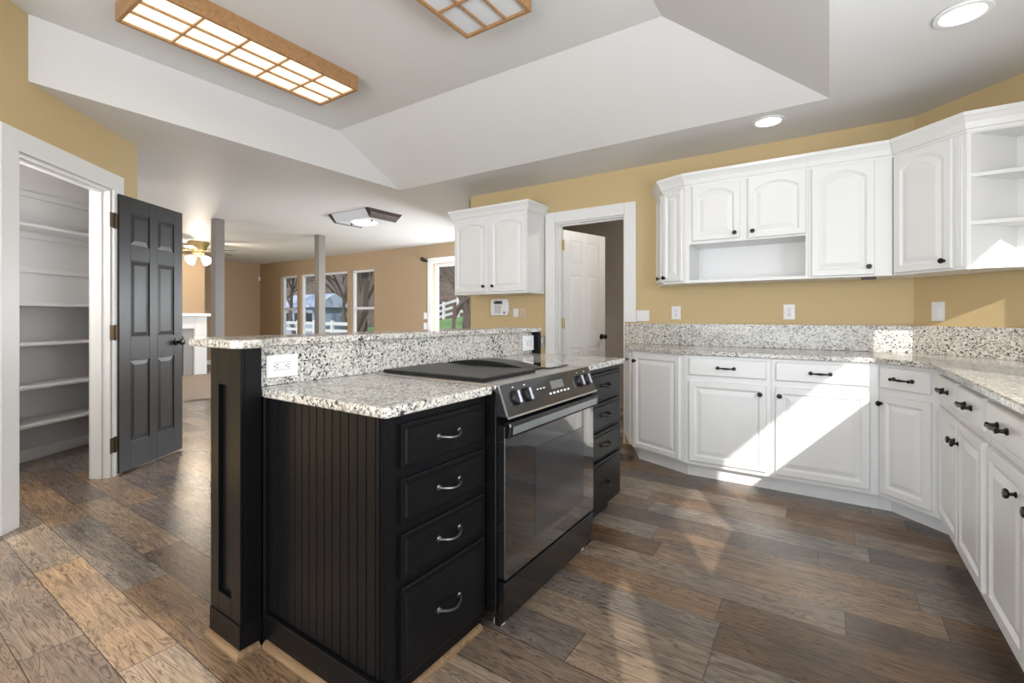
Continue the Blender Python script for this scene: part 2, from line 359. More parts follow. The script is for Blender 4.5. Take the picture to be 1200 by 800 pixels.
# dining and living walls
XW = [(-11.05, -10.36), (-10.24, -8.50), (-8.38, -7.64), (-6.04, -4.40)]
wb = MB(); Z0 = [.60, .60, .60, .80]
xs = [-12.2]+[v for p in XW for v in p]+[-3.27]
for a, b in zip(xs[::2], xs[1::2]): wall_box(wb, a, b, 6.35, 6.47)
for (a, b), z0 in zip(XW, Z0): wall_box(wb, a, b, 6.35, 6.47, 0, z0); wall_box(wb, a, b, 6.35, 6.47, 2.10, ZC)
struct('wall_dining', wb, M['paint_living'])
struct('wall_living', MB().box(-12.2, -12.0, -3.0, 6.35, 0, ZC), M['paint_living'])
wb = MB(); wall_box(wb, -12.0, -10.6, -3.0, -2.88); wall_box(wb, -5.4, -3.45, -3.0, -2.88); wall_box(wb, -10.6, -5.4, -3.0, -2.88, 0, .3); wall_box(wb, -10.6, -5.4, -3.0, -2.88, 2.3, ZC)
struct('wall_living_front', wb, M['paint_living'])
window('window_1', frame(0, 6.35, 0), *XW[0], .60, 2.10, rail=1.30)
window('window_2', frame(0, 6.35, 0), *XW[1], .60, 2.10)
window('window_3', frame(0, 6.35, 0), *XW[2], .60, 2.10, rail=1.30)
window('window_4', frame(0, 6.35, 0), *XW[3], .80, 2.10, t=.06)
for i, ((a, b), z0) in enumerate(zip(XW[:3], Z0)):
    struct('trim_%d' % (i+1), MB().box(a-.02, b+.02, 6.32, 6.40, z0-.025, z0-.001), M['trim'], bevel=.003)
a, b = XW[3]
cbm = MB(); cbm.box(a-.10, a, 6.325, 6.349, .70, 2.20); cbm.box(b, b+.10, 6.325, 6.349, .70, 2.20); cbm.box(a, b, 6.325, 6.349, 2.10, 2.20); cbm.box(a, b, 6.325, 6.349, .70, .80)
struct('trim_4', cbm, M['trim'], bevel=.004)
struct('baseboard_living', MB().box(-11.999, -11.985, -2.8, 6.349, .012, .11), M['trim'])
struct('baseboard_dining', MB().box(-11.985, -3.39, 6.336, 6.349, .012, .11), M['trim'])
# hall behind the white door
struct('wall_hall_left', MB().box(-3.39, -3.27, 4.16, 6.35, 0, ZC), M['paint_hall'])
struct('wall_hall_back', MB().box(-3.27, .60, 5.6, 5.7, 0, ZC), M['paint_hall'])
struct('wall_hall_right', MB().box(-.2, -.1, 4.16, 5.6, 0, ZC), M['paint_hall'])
# ---------------------------------------------------------------- doors and casings
def casing(name, fr, x0, x1, zt, w, side_z0=(0, 0), jamb=.12, t=.02):
    mb = MB(fr)
    mb.box(x0-w, x0, -t, -.0005, side_z0[0], zt+w); mb.box(x1, x1+w, -t, -.0005, side_z0[1], zt+w); mb.box(x0, x1, -t, -.0005, zt, zt+w)
    o = struct(name, mb, M['trim'], bevel=.004)
    jb = MB(fr); jb.box(x0+.0005, x0+.014, -.001, jamb, 0, zt-.0005); jb.box(x1-.014, x1-.0005, -.001, jamb, 0, zt-.0005); jb.box(x0+.014, x1-.014, -.001, jamb, zt-.014, zt-.0005)
    jb.box(x0+.014, x0+.026, .045, .08, 0, zt-.014); jb.box(x1-.026, x1-.014, .045, .08, 0, zt-.014); jb.box(x0+.026, x1-.026, .045, .08, zt-.026, zt-.014)
    obj('jamb', jb, M['trim'], o, bevel=.002)
    return o
casing('trim_5', PW, OA, OB, 2.03, .115)
casing('trim_6', frame(0, 4.04, 0), -2.21, -1.51, 2.04, .105, (0, 1.085))
def six_panel(fr, w, h, t, px, pz):
    mb = MB(fr); e = .007
    mb.box(0, w, e, t-e, 0, h)
    xs = [0]+[v for p in px for v in p]+[w]; zs = [0]+[v for p in pz for v in p]+[h]
    for f0, f1 in ((0, e), (t-e, t)):
        for a, b in zip(xs[::2], xs[1::2]): mb.box(a, b, f0, f1, 0, h)
        for xa, xb in px:
            for a, b in zip(zs[::2], zs[1::2]): mb.box(xa, xb, f0, f1, a, b)
    for y0, s in ((0, 1), (t, -1)):
        for xa, xb in px:
            for za, zb in pz:
                L = [[(xa+i, y0+s*y, za+i), (xb-i, y0+s*y, za+i), (xb-i, y0+s*y, zb-i), (xa+i, y0+s*y, zb-i)] for i, y in ((.003, e), (.010, .0065), (.034, .0015), (.036, .001))]
                mb.loops(L, cap0=False)
    return mb
def hinge(fr, x, z, y, m, parent, h=.09, w=.035):
    mb = MB(fr); mb.box(x-w, x-.003, y-.003, y, z-h/2, z+h/2); mb.box(x+.003, x+w*.75, y-.003, y, z-h/2, z+h/2); mb.lathe([(.006, -h/2-.004), (.006, h/2+.004)], (x, y-.005, z), (0, 0, 1), 10)
    return obj('hinge', mb, m, parent, smooth=True)
PX = [(.10, .285), (.365, .55)]; PZ = [(.20, .80), (.97, 1.54), (1.65, 1.885)]
BD = frame(-4.205, 1.222, 124.2)      # leaf of the pantry door, swung wide open
d = struct('door_1', six_panel(BD, .648, 2.0, .035, PX, PZ), M['door_black'], bevel=.0015)
d.location.z = .012
for z in (.22, 1.01, 1.80): hinge(PW, OB-.004, z, -.024, M['antique'], d, .105, .052)
def lever(fr, x, z, y, m, parent):
    mb = MB(fr); mb.lathe([(.030, 0), (.030, .006), (.011, .010), (.011, .034), (.022, .040), (.027, .052), (.022, .062), (0, .066)], (x, y, z), (0, -1, 0), 18)
    obj('knob', mb, m, parent, smooth=True)
lever(BD, .575, .91, 0, M['bronze'], d)
obj('latch_plate', MB(BD).box(.648, .650, .006, .029, .85, .97), M['bronze'], d)
WD = frame(-2.192, 4.165, 75.0)       # white hall door, open into the hall
PX2 = [(.10, .285), (.375, .56)]
d2 = struct('door_2', six_panel(WD, .665, 1.985, .035, PX2, PZ), M['trim'], bevel=.0015)
d2.location.z = .012
for z in (.25, 1.055, 1.83): hinge(frame(-2.196, 4.125, 90), .03, z, -.006, M['brass'], d2, .10, .045)
lever(WD, .60, .905, 0, M['bronze'], d2); 
# ---------------------------------------------------------------- white base cabinets
TOE, BT, CT = .10, .866, .898
def carcass(t, poly, toe, z0=TOE, z1=BT, m='white'):
    t.part('carcass', MB().prism(poly, z0, z1), M[m], bevel=.0015)
    t.part('toe_kick', MB().prism(toe, 0, z0), M[m])
YF = 3.45
DZ0, DZ1, RZ0, RZ1 = .128, .688, .728, .846
# angled end
t = T('base_cabinet', 'white angled end base cabinet beside the doorway, single door and no drawer', 'cabinet', (-1.15, 3.85, 0), 'white base cabinets')
carcass(t, [(-.849, 3.45), (-.849, 4.035), (-1.495, 4.035), (-1.30, 3.637)], [(-.849, 3.52), (-.849, 4.0), (-1.42, 4.0), (-1.262, 3.690)])
fa = frame(-1.30, 3.637, -22.5)
add_door(t, fa, .025, .455, .115, .846, .05, .79, M['white'], stile=.045)
fb = frame(-1.495, 4.035, -63.9)
add_door(t, fb, .03, .42, .115, .846, .395, .79, M['white'], stile=.045)
# two straight units
ff = frame(0, YF, 0)
t = T('base_cabinet', 'white drawer and door base cabinet in full shade, beside the angled end unit', 'cabinet', (-.58, 3.75, 0), 'white base cabinets')
carcass(t, [(-.848, YF), (-.313, YF), (-.313, 4.035), (-.848, 4.035)], [(-.848, 3.52), (-.313, 3.52), (-.313, 4.0), (-.848, 4.0)])
add_drawer(t, ff, -.818, -.337, RZ0, RZ1, M['white']); add_door(t, ff, -.818, -.337, DZ0, DZ1, -.372, .632, M['white'])
t = T('base_cabinet', 'wider white base cabinet crossed by the diagonal band of sunlight', 'cabinet', (-.04, 3.75, 0), 'white base cabinets')
carcass(t, [(-.312, YF), (.237, YF), (.237, 4.035), (-.312, 4.035)], [(-.312, 3.52), (.237, 3.52), (.237, 4.0), (-.312, 4.0)])
add_drawer(t, ff, -.286, .195, RZ0, RZ1, M['white']); add_door(t, ff, -.286, .195, DZ0, DZ1, -.262, .632, M['white'])
# diagonal corner unit
t = T('base_cabinet', 'white diagonal corner base cabinet with a narrow door and drawer between the two runs', 'cabinet', (.6, 3.5, 0), 'white base cabinets')
carcass(t, [(.238, YF), (.465, 3.223), (1.08, 3.223), (1.08, 3.40), (.455, 4.03), (.238, 4.03)], [(.238, 3.52), (.30, 3.52), (.53, 3.29), (1.05, 3.29), (1.05, 3.40), (.44, 4.0), (.238, 4.0)])
fd = frame(.238, YF, -45)
add_drawer(t, fd, .018, .292, RZ0, RZ1, M['white']); add_door(t, fd, .018, .292, DZ0, DZ1, .032, .64, M['white'])
# right run
XR = .470
fr_ = frame(XR, 3.222, -90)
t = T('base_cabinet', 'white two door base cabinet at the far end of the right hand run', 'cabinet', (.8, 2.75, 0), 'white base cabinets')
carcass(t, [(XR, 3.222), (XR, 2.305), (1.09, 2.305), (1.09, 3.222)], [(XR+.07, 3.222), (XR+.07, 2.305), (1.06, 2.305), (1.06, 3.222)])
add_drawer(t, fr_, .07, .465, RZ0, RZ1, M['white']); add_drawer(t, fr_, .515, .885, RZ0, RZ1, M['white'])
add_door(t, fr_, .07, .478, DZ0+.02, DZ1, .452, .60, M['white']); add_door(t, fr_, .502, .885, DZ0+.02, DZ1, .525, .60, M['white'])
t = T('base_cabinet', 'white base cabinet nearest the camera on the right hand run, cut by the picture edge', 'cabinet', (.8, 2.05, 0), 'white base cabinets')
carcass(t, [(XR, 2.304), (XR, 1.86), (1.09, 1.86), (1.09, 2.304)], [(XR+.07, 2.304), (XR+.07, 1.86), (1.06, 1.86), (1.06, 2.304)])
add_drawer(t, fr_, .945, 1.335, RZ0, RZ1, M['white']); add_door(t, fr_, .950, 1.335, DZ0+.02, DZ1, 1.27, .62, M['white'])
t = T('base_cabinet', 'white base cabinet of the right hand run beside the camera, outside the frame', 'cabinet', (.8, 1.0, 0), 'white base cabinets')
carcass(t, [(XR, 1.859), (XR, .22), (1.09, .22), (1.09, 1.859)], [(XR+.07, 1.859), (XR+.07, .22), (1.06, .22), (1.06, 1.859)])
for k in range(3):
    add_drawer(t, fr_, 1.39+k*.535, 1.89+k*.535, RZ0, RZ1, M['white']); add_door(t, fr_, 1.39+k*.535, 1.89+k*.535, DZ0+.02, DZ1, 1.43+k*.535, .62, M['white'])
# granite worktop and its splash
t = T('worktop', 'speckled granite worktop running along the white base cabinets with a matching upstand', 'worktop', (0, 3.7, BT))
t.part('slab', MB().prism([(-1.50, 4.037), (-1.325, 3.62), (-.855, 3.418), (.222, 3.418), (.436, 3.204), (.436, .2), (1.095, .2), (1.095, 3.398), (.458, 4.037)], BT+.001, CT), M['granite'], bevel=.006, seg=3)
t.part('upstand', MB().prism([(-1.50, 4.016), (-1.50, 4.0395), (.4595, 4.0395), (1.095, 3.403), (1.095, .2), (1.071, .2), (1.071, 3.392), (.450, 4.016)], CT+.0005, 1.075), M['granite'], bevel=.002)
# ---------------------------------------------------------------- white wall cabinets
UB, UT, UC = 1.388, 2.125, 2.212
YU = 3.71
def crown(t, path, pre=None, post=None):   # path of (x,y) face corners, outward = right of travel (towards the room)
    n = len(path); mb = MB(); prof = [(0, 2.112), (.006, 2.112), (.010, 2.125), (.018, 2.130), (.028, 2.160), (.044, 2.185), (.05, 2.190), (.05, UC), (0, UC)]
    L = []
    for i, p in enumerate(path):
        p = Vector(p); d0 = (p-Vector(path[i-1] if i else pre)).normalized() if (i or pre) else None
        d1 = (Vector(path[i+1] if i < n-1 else post)-p).normalized() if (i < n-1 or post) else None
        d0 = d0 or d1; d1 = d1 or d0
        n0 = Vector((d0.y, -d0.x)); n1 = Vector((d1.y, -d1.x)); b = (n0+n1).normalized(); k = 1/max(.3, b.dot(n0))
        L.append([(p.x+b.x*o*k, p.y+b.y*o*k, z) for o, z in prof])
    mb.loops(L); return t.part('crown_moulding', mb, M['white'])
# small cabinet left of the doorway
t = T('wall_cabinet', 'white two door wall cabinet above the alarm keypad, left of the doorway', 'cabinet', (-2.8, 3.88, 1.345))
t.part('carcass', MB().box(-3.215, -2.332, YU, 4.038, 1.355, 2.125), M['white'], bevel=.0015)
fu = frame(0, YU, 0)
add_door(t, fu, -3.20, -2.785, 1.375, 2.095, -2.82, 1.43, M['white'], arch=.035, stile=.05)
add_door(t, fu, -2.745, -2.345, 1.375, 2.095, -2.71, 1.43, M['white'], arch=.035, stile=.05)
crown(t, [(-3.215, 4.036), (-3.215, YU), (-2.332, YU), (-2.332, 4.036)])
# angled end cabinet
t = T('wall_cabinet', 'narrow white angled wall cabinet at the left end of the long upper run', 'cabinet', (-1.05, 3.88, UB), 'white wall cabinets')
t.part('carcass', MB().prism([(-.911, YU), (-.911, 4.038), (-1.215, 4.038), (-1.10, 3.788)], UB, UT), M['white'], bevel=.0015)
f1 = frame(-1.10, 3.788, -22.4)
add_door(t, f1, .012, .185, UB+.02, 2.105, .03, UB+.05, M['white'], stile=.04)
f2 = frame(-1.215, 4.038, -65.3)
add_door(t, f2, .015, .262, UB+.02, 2.105, .24, UB+.05, M['white'], stile=.04)
crown(t, [(-1.215, 4.036), (-1.10, 3.788), (-.911, YU)], post=(-.118, YU))
# microwave unit with an open niche
t = T('wall_cabinet', 'white wall cabinet with two short arched doors over an open niche', 'cabinet', (-.52, 3.88, UB), 'white wall cabinets')
mb = MB(); mb.box(-.910, -.118, YU, 4.038, 1.678, UT); mb.box(-.910, -.880, YU, 4.038, UB, 1.678); mb.box(-.133, -.118, YU, 4.038, UB, 1.678); mb.box(-.880, -.133, 4.02, 4.038, UB+.022, 1.678); mb.box(-.880, -.133, YU, 4.038, UB, UB+.022)
t.part('carcass', mb, M['white'], bevel=.001)
add_door(t, fu, -.855, -.530, 1.70, 2.112, -.562, 1.735, M['white'], arch=.045)
add_door(t, fu, -.480, -.130, 1.69, 2.112, -.447, 1.735, M['white'], arch=.045)
crown(t, [(-.910, YU), (-.118, YU)], pre=(-1.10, 3.788))
# tall single door unit
t = T('wall_cabinet', 'white wall cabinet with one tall arched door and a blank stile on its right', 'cabinet', (.1, 3.88, UB), 'white wall cabinets')
t.part('carcass', MB().prism([(-.117, YU), (.322, YU), (.322, 4.038), (-.117, 4.038)], UB, UT), M['white'], bevel=.0015)
add_door(t, fu, -.098, .233, UB+.012, 2.112, .205, UB+.06, M['white'], arch=.05)
t.part('catch', MB().box(.17, .25, 3.80, 3.82, UB-.014, UB), M['bronze'])
crown(t, [(-.117, YU), (.324, YU)], post=(.604, 3.43))
# diagonal corner unit
a = Vector((.325, 3.708)); dd = Vector((.7071, -.7071)); nn = Vector((.7071, .7071)); wl = .396
b = a+dd*wl; b2 = b+nn*.325
t = T('wall_cabinet', 'white diagonal corner wall cabinet with one arched door, beside the open shelves', 'cabinet', (.6, 3.75, UB), 'white wall cabinets')
t.part('carcass', MB().prism([tuple(a), tuple(b), tuple(b2), (.458, 4.036), (.325, 4.036)], UB, UT), M['white'], bevel=.0015)
fg = frame(a.x, a.y, -45)
add_door(t, fg, .016, .335, UB+.012, 2.108, .300, UB+.055, M['white'], arch=.05)
mb = MB(fg)
for x in (.350, .361, .372): mb.tube([(x, -.003, UB+.02), (x, -.003, 2.10)], .005, 8)
t.part('fluted_stile', mb, M['white'], smooth=True)
crown(t, [tuple(a), tuple(b)], pre=(-.117, YU), post=(1.066, b.y))
# open corner shelves: triangular in plan
t = T('open_shelf_unit', 'white open corner shelf unit at the right end of the upper cabinets', 'shelf', (.85, 3.5, UB))
p0 = b+Vector((.001, .0)); p1 = Vector((1.066, b.y)); p2 = b2+Vector((.001, 0))
tri = [tuple(p0), tuple(p1), (p2.x, p2.y-.004)]
mb = MB()
mb.prism([tuple(p0), (p0.x+.016, p0.y), (p2.x+.010, p2.y-.02), (p2.x, p2.y-.004)], UB, UT)
q1 = Vector((p2.x, p2.y-.006)); q2 = Vector((1.064, b.y+.0))
mb.prism([tuple(q1), tuple(q2), (q2.x-.016, q2.y), (q1.x, q1.y-.016)], UB, UT)
t.part('side_panel', mb, M['white'])
for z, nm in ((UB, 'bottom_board'), (1.622, 'shelf'), (1.875, 'shelf'), (UT-.02, 'top_board')):
    t.part(nm, MB().prism([(p0.x+.004, p0.y+.001), (p1.x-.02, p1.y+.001), (p2.x+.001, p2.y-.03)], z+.0005, z+.022), M['white'], bevel=.002)
crown(t, [(b.x+.0008, b.y), (1.066, b.y)], pre=tuple(a))
# ---------------------------------------------------------------- counter left of the doorway (mostly behind the bar)
t = T('base_cabinet', 'granite topped white cabinet under the alarm keypad, almost hidden behind the breakfast bar', 'cabinet', (-2.8, 3.8, 0))
t.part('carcass', MB().box(-3.2, -2.42, 3.47, 4.03, .1, .80), M['white']); t.part('toe_kick', MB().box(-3.2, -2.42, 3.54, 4.0, 0, .1), M['white'])
fl = frame(0, 3.47, 0)
add_door(t, fl, -3.18, -2.83, .13, .78, -2.86, .70, M['white']); add_door(t, fl, -2.80, -2.44, .13, .78, -2.77, .70, M['white'])
t.part('granite_top', MB().box(-3.22, -2.40, 3.44, 4.035, .801, .832), M['granite'], bevel=.004)
t.part('upstand', MB().box(-3.22, -2.325, 4.0, 4.0395-.021, .833, .945), M['granite'])
# ---------------------------------------------------------------- island
XI = -1.045; IT = .886; IU = .855
fi = frame(XI, 0, 90)                # local x = world y, local y = towards -X
def shoe(path, r=.018):              # quarter round along a path of (x,y); outward = right of travel
    L = []; n = len(path)
    for i, p in enumerate(path):
        d0 = (Vector(path[i])-Vector(path[i-1])).normalized() if i else None
        d1 = (Vector(path[i+1])-Vector(path[i])).normalized() if i < n-1 else None
        d0 = d0 or d1; d1 = d1 or d0
        n0 = Vector((d0.y, -d0.x)); n1 = Vector((d1.y, -d1.x)); bb = (n0+n1).normalized(); k = 1/max(.3, bb.dot(n0))
        prof = [(0, 0)]+[(r*math.cos(t_), r*1.15*math.sin(t_)) for t_ in [PI/2*j/5 for j in range(6)]]
        L.append([(p[0]+bb.x*o*k, p[1]+bb.y*o*k, z+.0005) for o, z in prof])
    return MB().loops(L)
ID = [(.080, .344), (.372, .502), (.535, .663), (.695, .825)]
t = T('island_cabinet', 'black drawer cabinet at the near end of the island, with a beadboard side', 'cabinet', (-1.35, 1.14, 0), 'black island drawer cabinets')
t.part('carcass', MB().prism([(XI, .906), (XI, 1.374), (-1.62, 1.374), (-1.62, .906)], .075, IU-.001), M['black'], bevel=.0015)
t.part('plinth', MB().box(-1.66, XI-.014, .920, 1.370, 0, .074), M['black'])
for z0, z1 in ID: add_drawer(t, fi, .955, 1.350, z0, z1, M['black'], 'bow', 'sheen_pull', step=.016)
mb = MB(); x = -1.625; e = .009; pts = []
while x < XI-.006:                   # beadboard: flat boards with paired v-grooves
    w = min(.040, XI-.004-x); pts += [(x, .892), (x+w-.006, .892), (x+w-.003, .897)]; x += w
pts += [(XI-.001, .892)]
mb.prism(pts+[(XI-.001, .9055), (-1.625, .9055)], .11, IU-.001); t.part('beadboard_panel', mb, M['black'])
t.part('corner_strip', MB().box(-1.637, -1.622, .874, .9055, .0, IU-.001), M['black'], bevel=.003)
t.part('baseboard', MB().box(-1.622, XI-.001, .878, .905, .0, .105), M['black'], bevel=.004)
sh = t.part('shoe_moulding', shoe([(-1.615, .8775), (XI+.004, .8775)]), M['shoe'])
sh['label'] = 'brown quarter round strip'
s2 = t.part('shoe_moulding', shoe([(XI-.014, .92), (XI-.014, 1.36)], .016), M['shoe']); s2['label'] = 'brown quarter round strip'
t = T('island_cabinet', 'black drawer cabinet at the far end of the island, beyond the range', 'cabinet', (-1.35, 2.43, 0), 'black island drawer cabinets')
t.part('carcass', MB().prism([(XI, 2.158), (XI, 2.70), (-1.60, 2.70), (-1.60, 2.158)], .09, IU-.001), M['black'], bevel=.0015)
t.part('plinth', MB().box(-1.58, XI-.06, 2.16, 2.67, 0, .089), M['black'])
for z0, z1 in ID: add_drawer(t, fi, 2.19, 2.672, max(z0, .095), z1+.004, M['black'], 'bow', 'bronze', step=.016)
# bar wall with panelled end
t = T('breakfast_bar', 'black panelled half wall holding up the raised breakfast bar', 'bar base', (-1.76, 1.8, 0))
t.part('wall_panel', MB().box(-1.845, -1.715, .873, 2.751, 0, 1.029), M['black'])
mb = MB(); x0, x1, y0, y1 = -1.848, -1.637, .80, .872
pf = frame(x0, y0, 0); w = x1-x0
mb.box(x0, x1, y0+.014, y1, 0, 1.029)
for xa, xb, za, zb in ((0, .058, 0, 1.029), (w-.062, w, 0, 1.029), (.058, w-.062, 0, .17), (.058, w-.062, .90, 1.029)): mb.box(x0+xa, x0+xb, y0, y0+.014, za, zb)
t.part('end_post', mb, M['black'], bevel=.002)
t.part('end_baseboard', MB().prism([(x0+.001, y0-.004), (x1+.004, y0-.004), (x1+.004, .872), (x1+.0005, .872), (x1+.0005, y0-.0005), (x0+.001, y0-.0005)], 0, .10), M['black'], bevel=.004)
s3 = t.part('shoe_moulding', shoe([(x0, y0-.0045), (x1+.0045, y0-.0045), (x1+.0045, .858)]), M['shoe']); s3['label'] = 'brown quarter round strip'
t.part('far_post', MB().box(-1.845, -1.632, 2.752, 2.776, .0, 1.029), M['black'], bevel=.003)
spl = t.part('granite_splash', MB().box(-1.7145, -1.690, .874, 2.751, IT+.0005, 1.029), M['granite']); spl['label'] = 'speckled granite splash'
t = T('breakfast_counter', 'raised granite breakfast bar top lying on the black half wall', 'bar top', (-1.8, 1.8, 1.03))
t.part('slab', MB().prism([(-1.96, .785), (-1.935, .765), (-1.63, .765), (-1.605, .785), (-1.605, .86), (-1.665, .93), (-1.665, 2.71), (-1.64, 2.74), (-1.64, 2.80), (-1.96, 2.80)], 1.030, 1.060), M['granite'], bevel=.008, seg=3)
t = T('worktop', 'lower granite island worktop wrapped around the black range', 'worktop', (-1.35, 1.8, IU))
t.part('slab', MB().prism([(-1.020, .876), (-1.008, .888), (-1.012, 1.376), (-1.664, 1.376), (-1.664, 2.154), (-1.02, 2.154), (-1.025, 2.755), (-1.60, 2.75), (-1.689, 2.75), (-1.689, .876)], IU, IT), M['granite'], bevel=.007, seg=3)
# ---------------------------------------------------------------- range
R0, R1 = 1.380, 2.150
t = T('range', 'black slide-in electric range with oven and downdraft cooktop set into the island', 'stove', (-1.3, 1.77, 0))
t.part('body', MB().prism([(-1.0, R0), (-1.0, R1), (-1.58, R1), (-1.58, R0)], .06, .868), M['range'], bevel=.003)
for yy in (R0+.05, R1-.05):
    for xx in (-1.02, -1.50): t.part('foot', MB().lathe([(.022, 0), (.022, .012), (.012, .016), (.012, .0605)], (xx, yy, 0), (0, 0, 1), 12), M['plate'] if xx > -1.1 else M['matteblk'], smooth=True)
# deck
t.part('deck', MB().box(-1.655, -1.0, R0, R1, .869, .890), M['steel'], bevel=.004)
# left module: raised cover
mb = MB(); mb.loops([[(-1.64, R0+.035, .8905), (-1.085, R0+.035, .8905), (-1.085, 1.795, .8905), (-1.64, 1.795, .8905)], [(-1.64, R0+.035, .902), (-1.085, R0+.035, .902), (-1.085, 1.795, .902), (-1.64, 1.795, .902)], [(-1.63, R0+.045, .9045), (-1.095, R0+.045, .9045), (-1.095, 1.785, .9045), (-1.63, 1.785, .9045)]])
t.part('grill_cover', mb, M['matteblk'])
# centre vent: low arched grille
L = []
for k in range(13):
    s_ = k/12; x = -1.645+s_*.52; z = .8905+.006+.030*math.sin(PI*s_)**.8
    L.append([(x, 1.80, .8905), (x, 1.80, z), (x, 1.93, z), (x, 1.93, .8905)])
t.part('vent_grille', MB().loops(L), M['matteblk'], bevel=.002)
t.part('glass_hob', MB().box(-1.64, -1.09, 1.935, R1-.03, .8905, .897), M['rglass'], bevel=.002)
# sloping control panel
fp = [(-1.012, .868), (-.992, .889), (-.950, .776), (-.998, .776)]
mb = MB()
mb.extr([(x, R0, z) for x, z in fp], (0, R1-R0, 0)); pn = t.part('control_panel', mb, M['rwin'], bevel=.002)
t.part('panel_trim', MB().extr([(x, R0-.0005, z) for x, z in [(-.9925, .8895), (-.9895, .8905), (-.9475, .7765), (-.9495, .7755)]], (0, .006, 0)), M['steel'], pn)
t.part('panel_lip', MB().extr([(x, R0, z) for x, z in [(-.9495, .7755), (-.9465, .7785), (-.9445, .7715), (-.9485, .7705)]], (0, R1-R0, 0)), M['steel'], pn)
pm_ = Matrix.Translation((-.992, R0, .889)) @ Matrix(((0, .9373, .3484, 0), (1, 0, 0, 0), (0, .3484, -.9373, 0), (0, 0, 0, 1)))
# panel frame: x along the range, y outward, z down the slope
for kx, in ((.085,), (.165,), (.625,), (.700,)):
    kb = MB(pm_).lathe([(.029, .0005), (.029, .010), (.024, .016), (0, .017)], (kx, 0, .058), (0, 1, 0), 18)
    ko = t.part('control_knob', kb, M['matteblk'], pn, smooth=True)
    t.part('grip', MB(pm_).box(kx-.007, kx+.007, .0165, .027, .034, .082), M['dial'], ko, bevel=.003)
t.part('display', MB(pm_).box(.36, .47, .0003, .0012, .028, .062), M['lcd'], pn)

for k in range(6): t.part('button', MB(pm_).box(.33+k*.032, .348+k*.032, .0003, .0010, .074, .082), M['mark'], pn)
for k in range(3): t.part('button', MB(pm_).box(.245+k*.025, .258+k*.025, .0003, .0010, .045, .050), M['mark'], pn)
for kx in (.085, .165, .625, .700): t.part('dial_mark', MB(pm_).box(kx-.006, kx+.006, .0003, .0010, .016, .020), M['mark'], pn)
# door
dr = t.part('oven_door', MB().box(-.999, -.962, R0+.004, R1-.004, .190, .745), M['rglass'], bevel=.004)
t.part('oven_window', MB().box(-.9625, -.9605, R0+.21, R1-.12, .27, .62), M['rwin'], dr)
hb = MB(); hb.extr([(x, R0+.002, z) for x, z in [(-.965, .762), (-.941, .758), (-.937, .744), (-.940, .712), (-.947, .702), (-.965, .700)]], (0, R1-R0-.004, 0))
t.part('door_handle', hb, M['range'], dr, bevel=.004)
t.part('handle_strip', MB().extr([(x, R0+.02, z) for x, z in [(-.9372, .743), (-.9355, .743), (-.9385, .714), (-.9402, .714)]], (0, R1-R0-.04, 0)), M['lcd'], dr)
mb = MB(); prof = [(R0+.004, .045), (R1-.10, .045), (R1-.05, .055), (R1-.02, .085), (R1-.006, .135), (R1-.004, .178), (R0+.004, .178)]
mb.extr([(-.965, y, z) for y, z in prof], (-.03, 0, 0)); dw = t.part('storage_drawer', mb, M['range'], bevel=.003)
t.part('kick_strip', MB().box(-1.02, -.998, R0+.02, R1-.06, .006, .058), M['matteblk'])
# ---------------------------------------------------------------- plates on the walls
def duplex(mb_slot, fr, cx, cz, s=1):
    for dz in (-.019, .019):
        for dx in (-.006, .006): mb_slot.box(cx+dx-.0012, cx+dx+.0012, -.0085, -.0078, cz+dz-.002, cz+dz+.008)
        mb_slot.lathe([(.0025, 0), (.0025, .0007)], (cx, -.0085+.0007, cz+dz-.008), (0, -1, 0), 8)
def outlet(label, x, y, deg, z, w=.072, h=.115, m='plate', kind='duplex', group=None, d=.006):
    fr = frame(x, y, deg)
    t = T('outlet' if kind in ('duplex', 'gfci') else 'switch_plate', label, 'outlet' if kind in ('duplex', 'gfci') else 'light switch', (x, y, z), group)
    pl = t.part('cover_plate', MB(fr).box(-w/2, w/2, -d, -.0008, z-h/2, z+h/2), M[m], bevel=.003)
    if kind == 'duplex':
        for dz in (-.019, .019): t.part('receptacle', MB(fr).lathe([(.0165, 0), (.0165, .0012), (.015, .002), (0, .002)], (0, -d, z+dz), (0, -1, 0), 16), M[m], smooth=True)
        s_ = MB(fr); duplex(s_, fr, 0, z); t.part('slots', s_, M['slot'])
    elif kind == 'gfci':
        t.part('receptacle', MB(fr).box(-.034, .034, -d-.002, -d+.0005, z-.0165, z+.0165), M[m], bevel=.002)
        s_ = MB(fr)
        for dx in (-.021, .021):
            for dz in (-.006, .006): s_.box(dx-.005, dx+.004, -d-.0028, -d-.0018, z+dz-.0012, z+dz+.0012)
            s_.lathe([(.0025, 0), (.0025, .0008)], (dx-.010, -d-.002, z), (0, -1, 0), 8)
        s_.box(-.0335, .0335, -d-.0024, -d-.0018, z+.013, z+.0138); s_.box(-.0335, .0335, -d-.0024, -d-.0018, z-.0138, z-.013)
        t.part('slots', s_, M['slot'])
    else:
        n = 2 if w > .09 else 1
        for k in range(n):
            cx = 0 if n == 1 else (-.025+.05*k)
            t.part('rocker', MB(fr).box(cx-.016, cx+.016, -d-.004, -d+.0005, z-.033 if h > .1 else z-.026, z+.033 if h > .1 else z+.026), M[m], bevel=.002)
    return t
G = 'white outlets above the granite upstand'
outlet('double white switch plate on the tan wall right against the doorway casing', -1.348, 4.04, 0, 1.141, .112, .095, kind='switch')
outlet('white wall outlet left of the niche cabinet, second plate from the doorway', -1.064, 4.04, 0, 1.166, .075, .110, group=G)
outlet('white wall outlet on the tan wall below the open niche', -.247, 4.04, 0, 1.169, .075, .112, group=G)
outlet('white rocker plate on the angled wall below the corner cabinet', .566, 3.934, -45, 1.168, .077, .120, kind='switch')
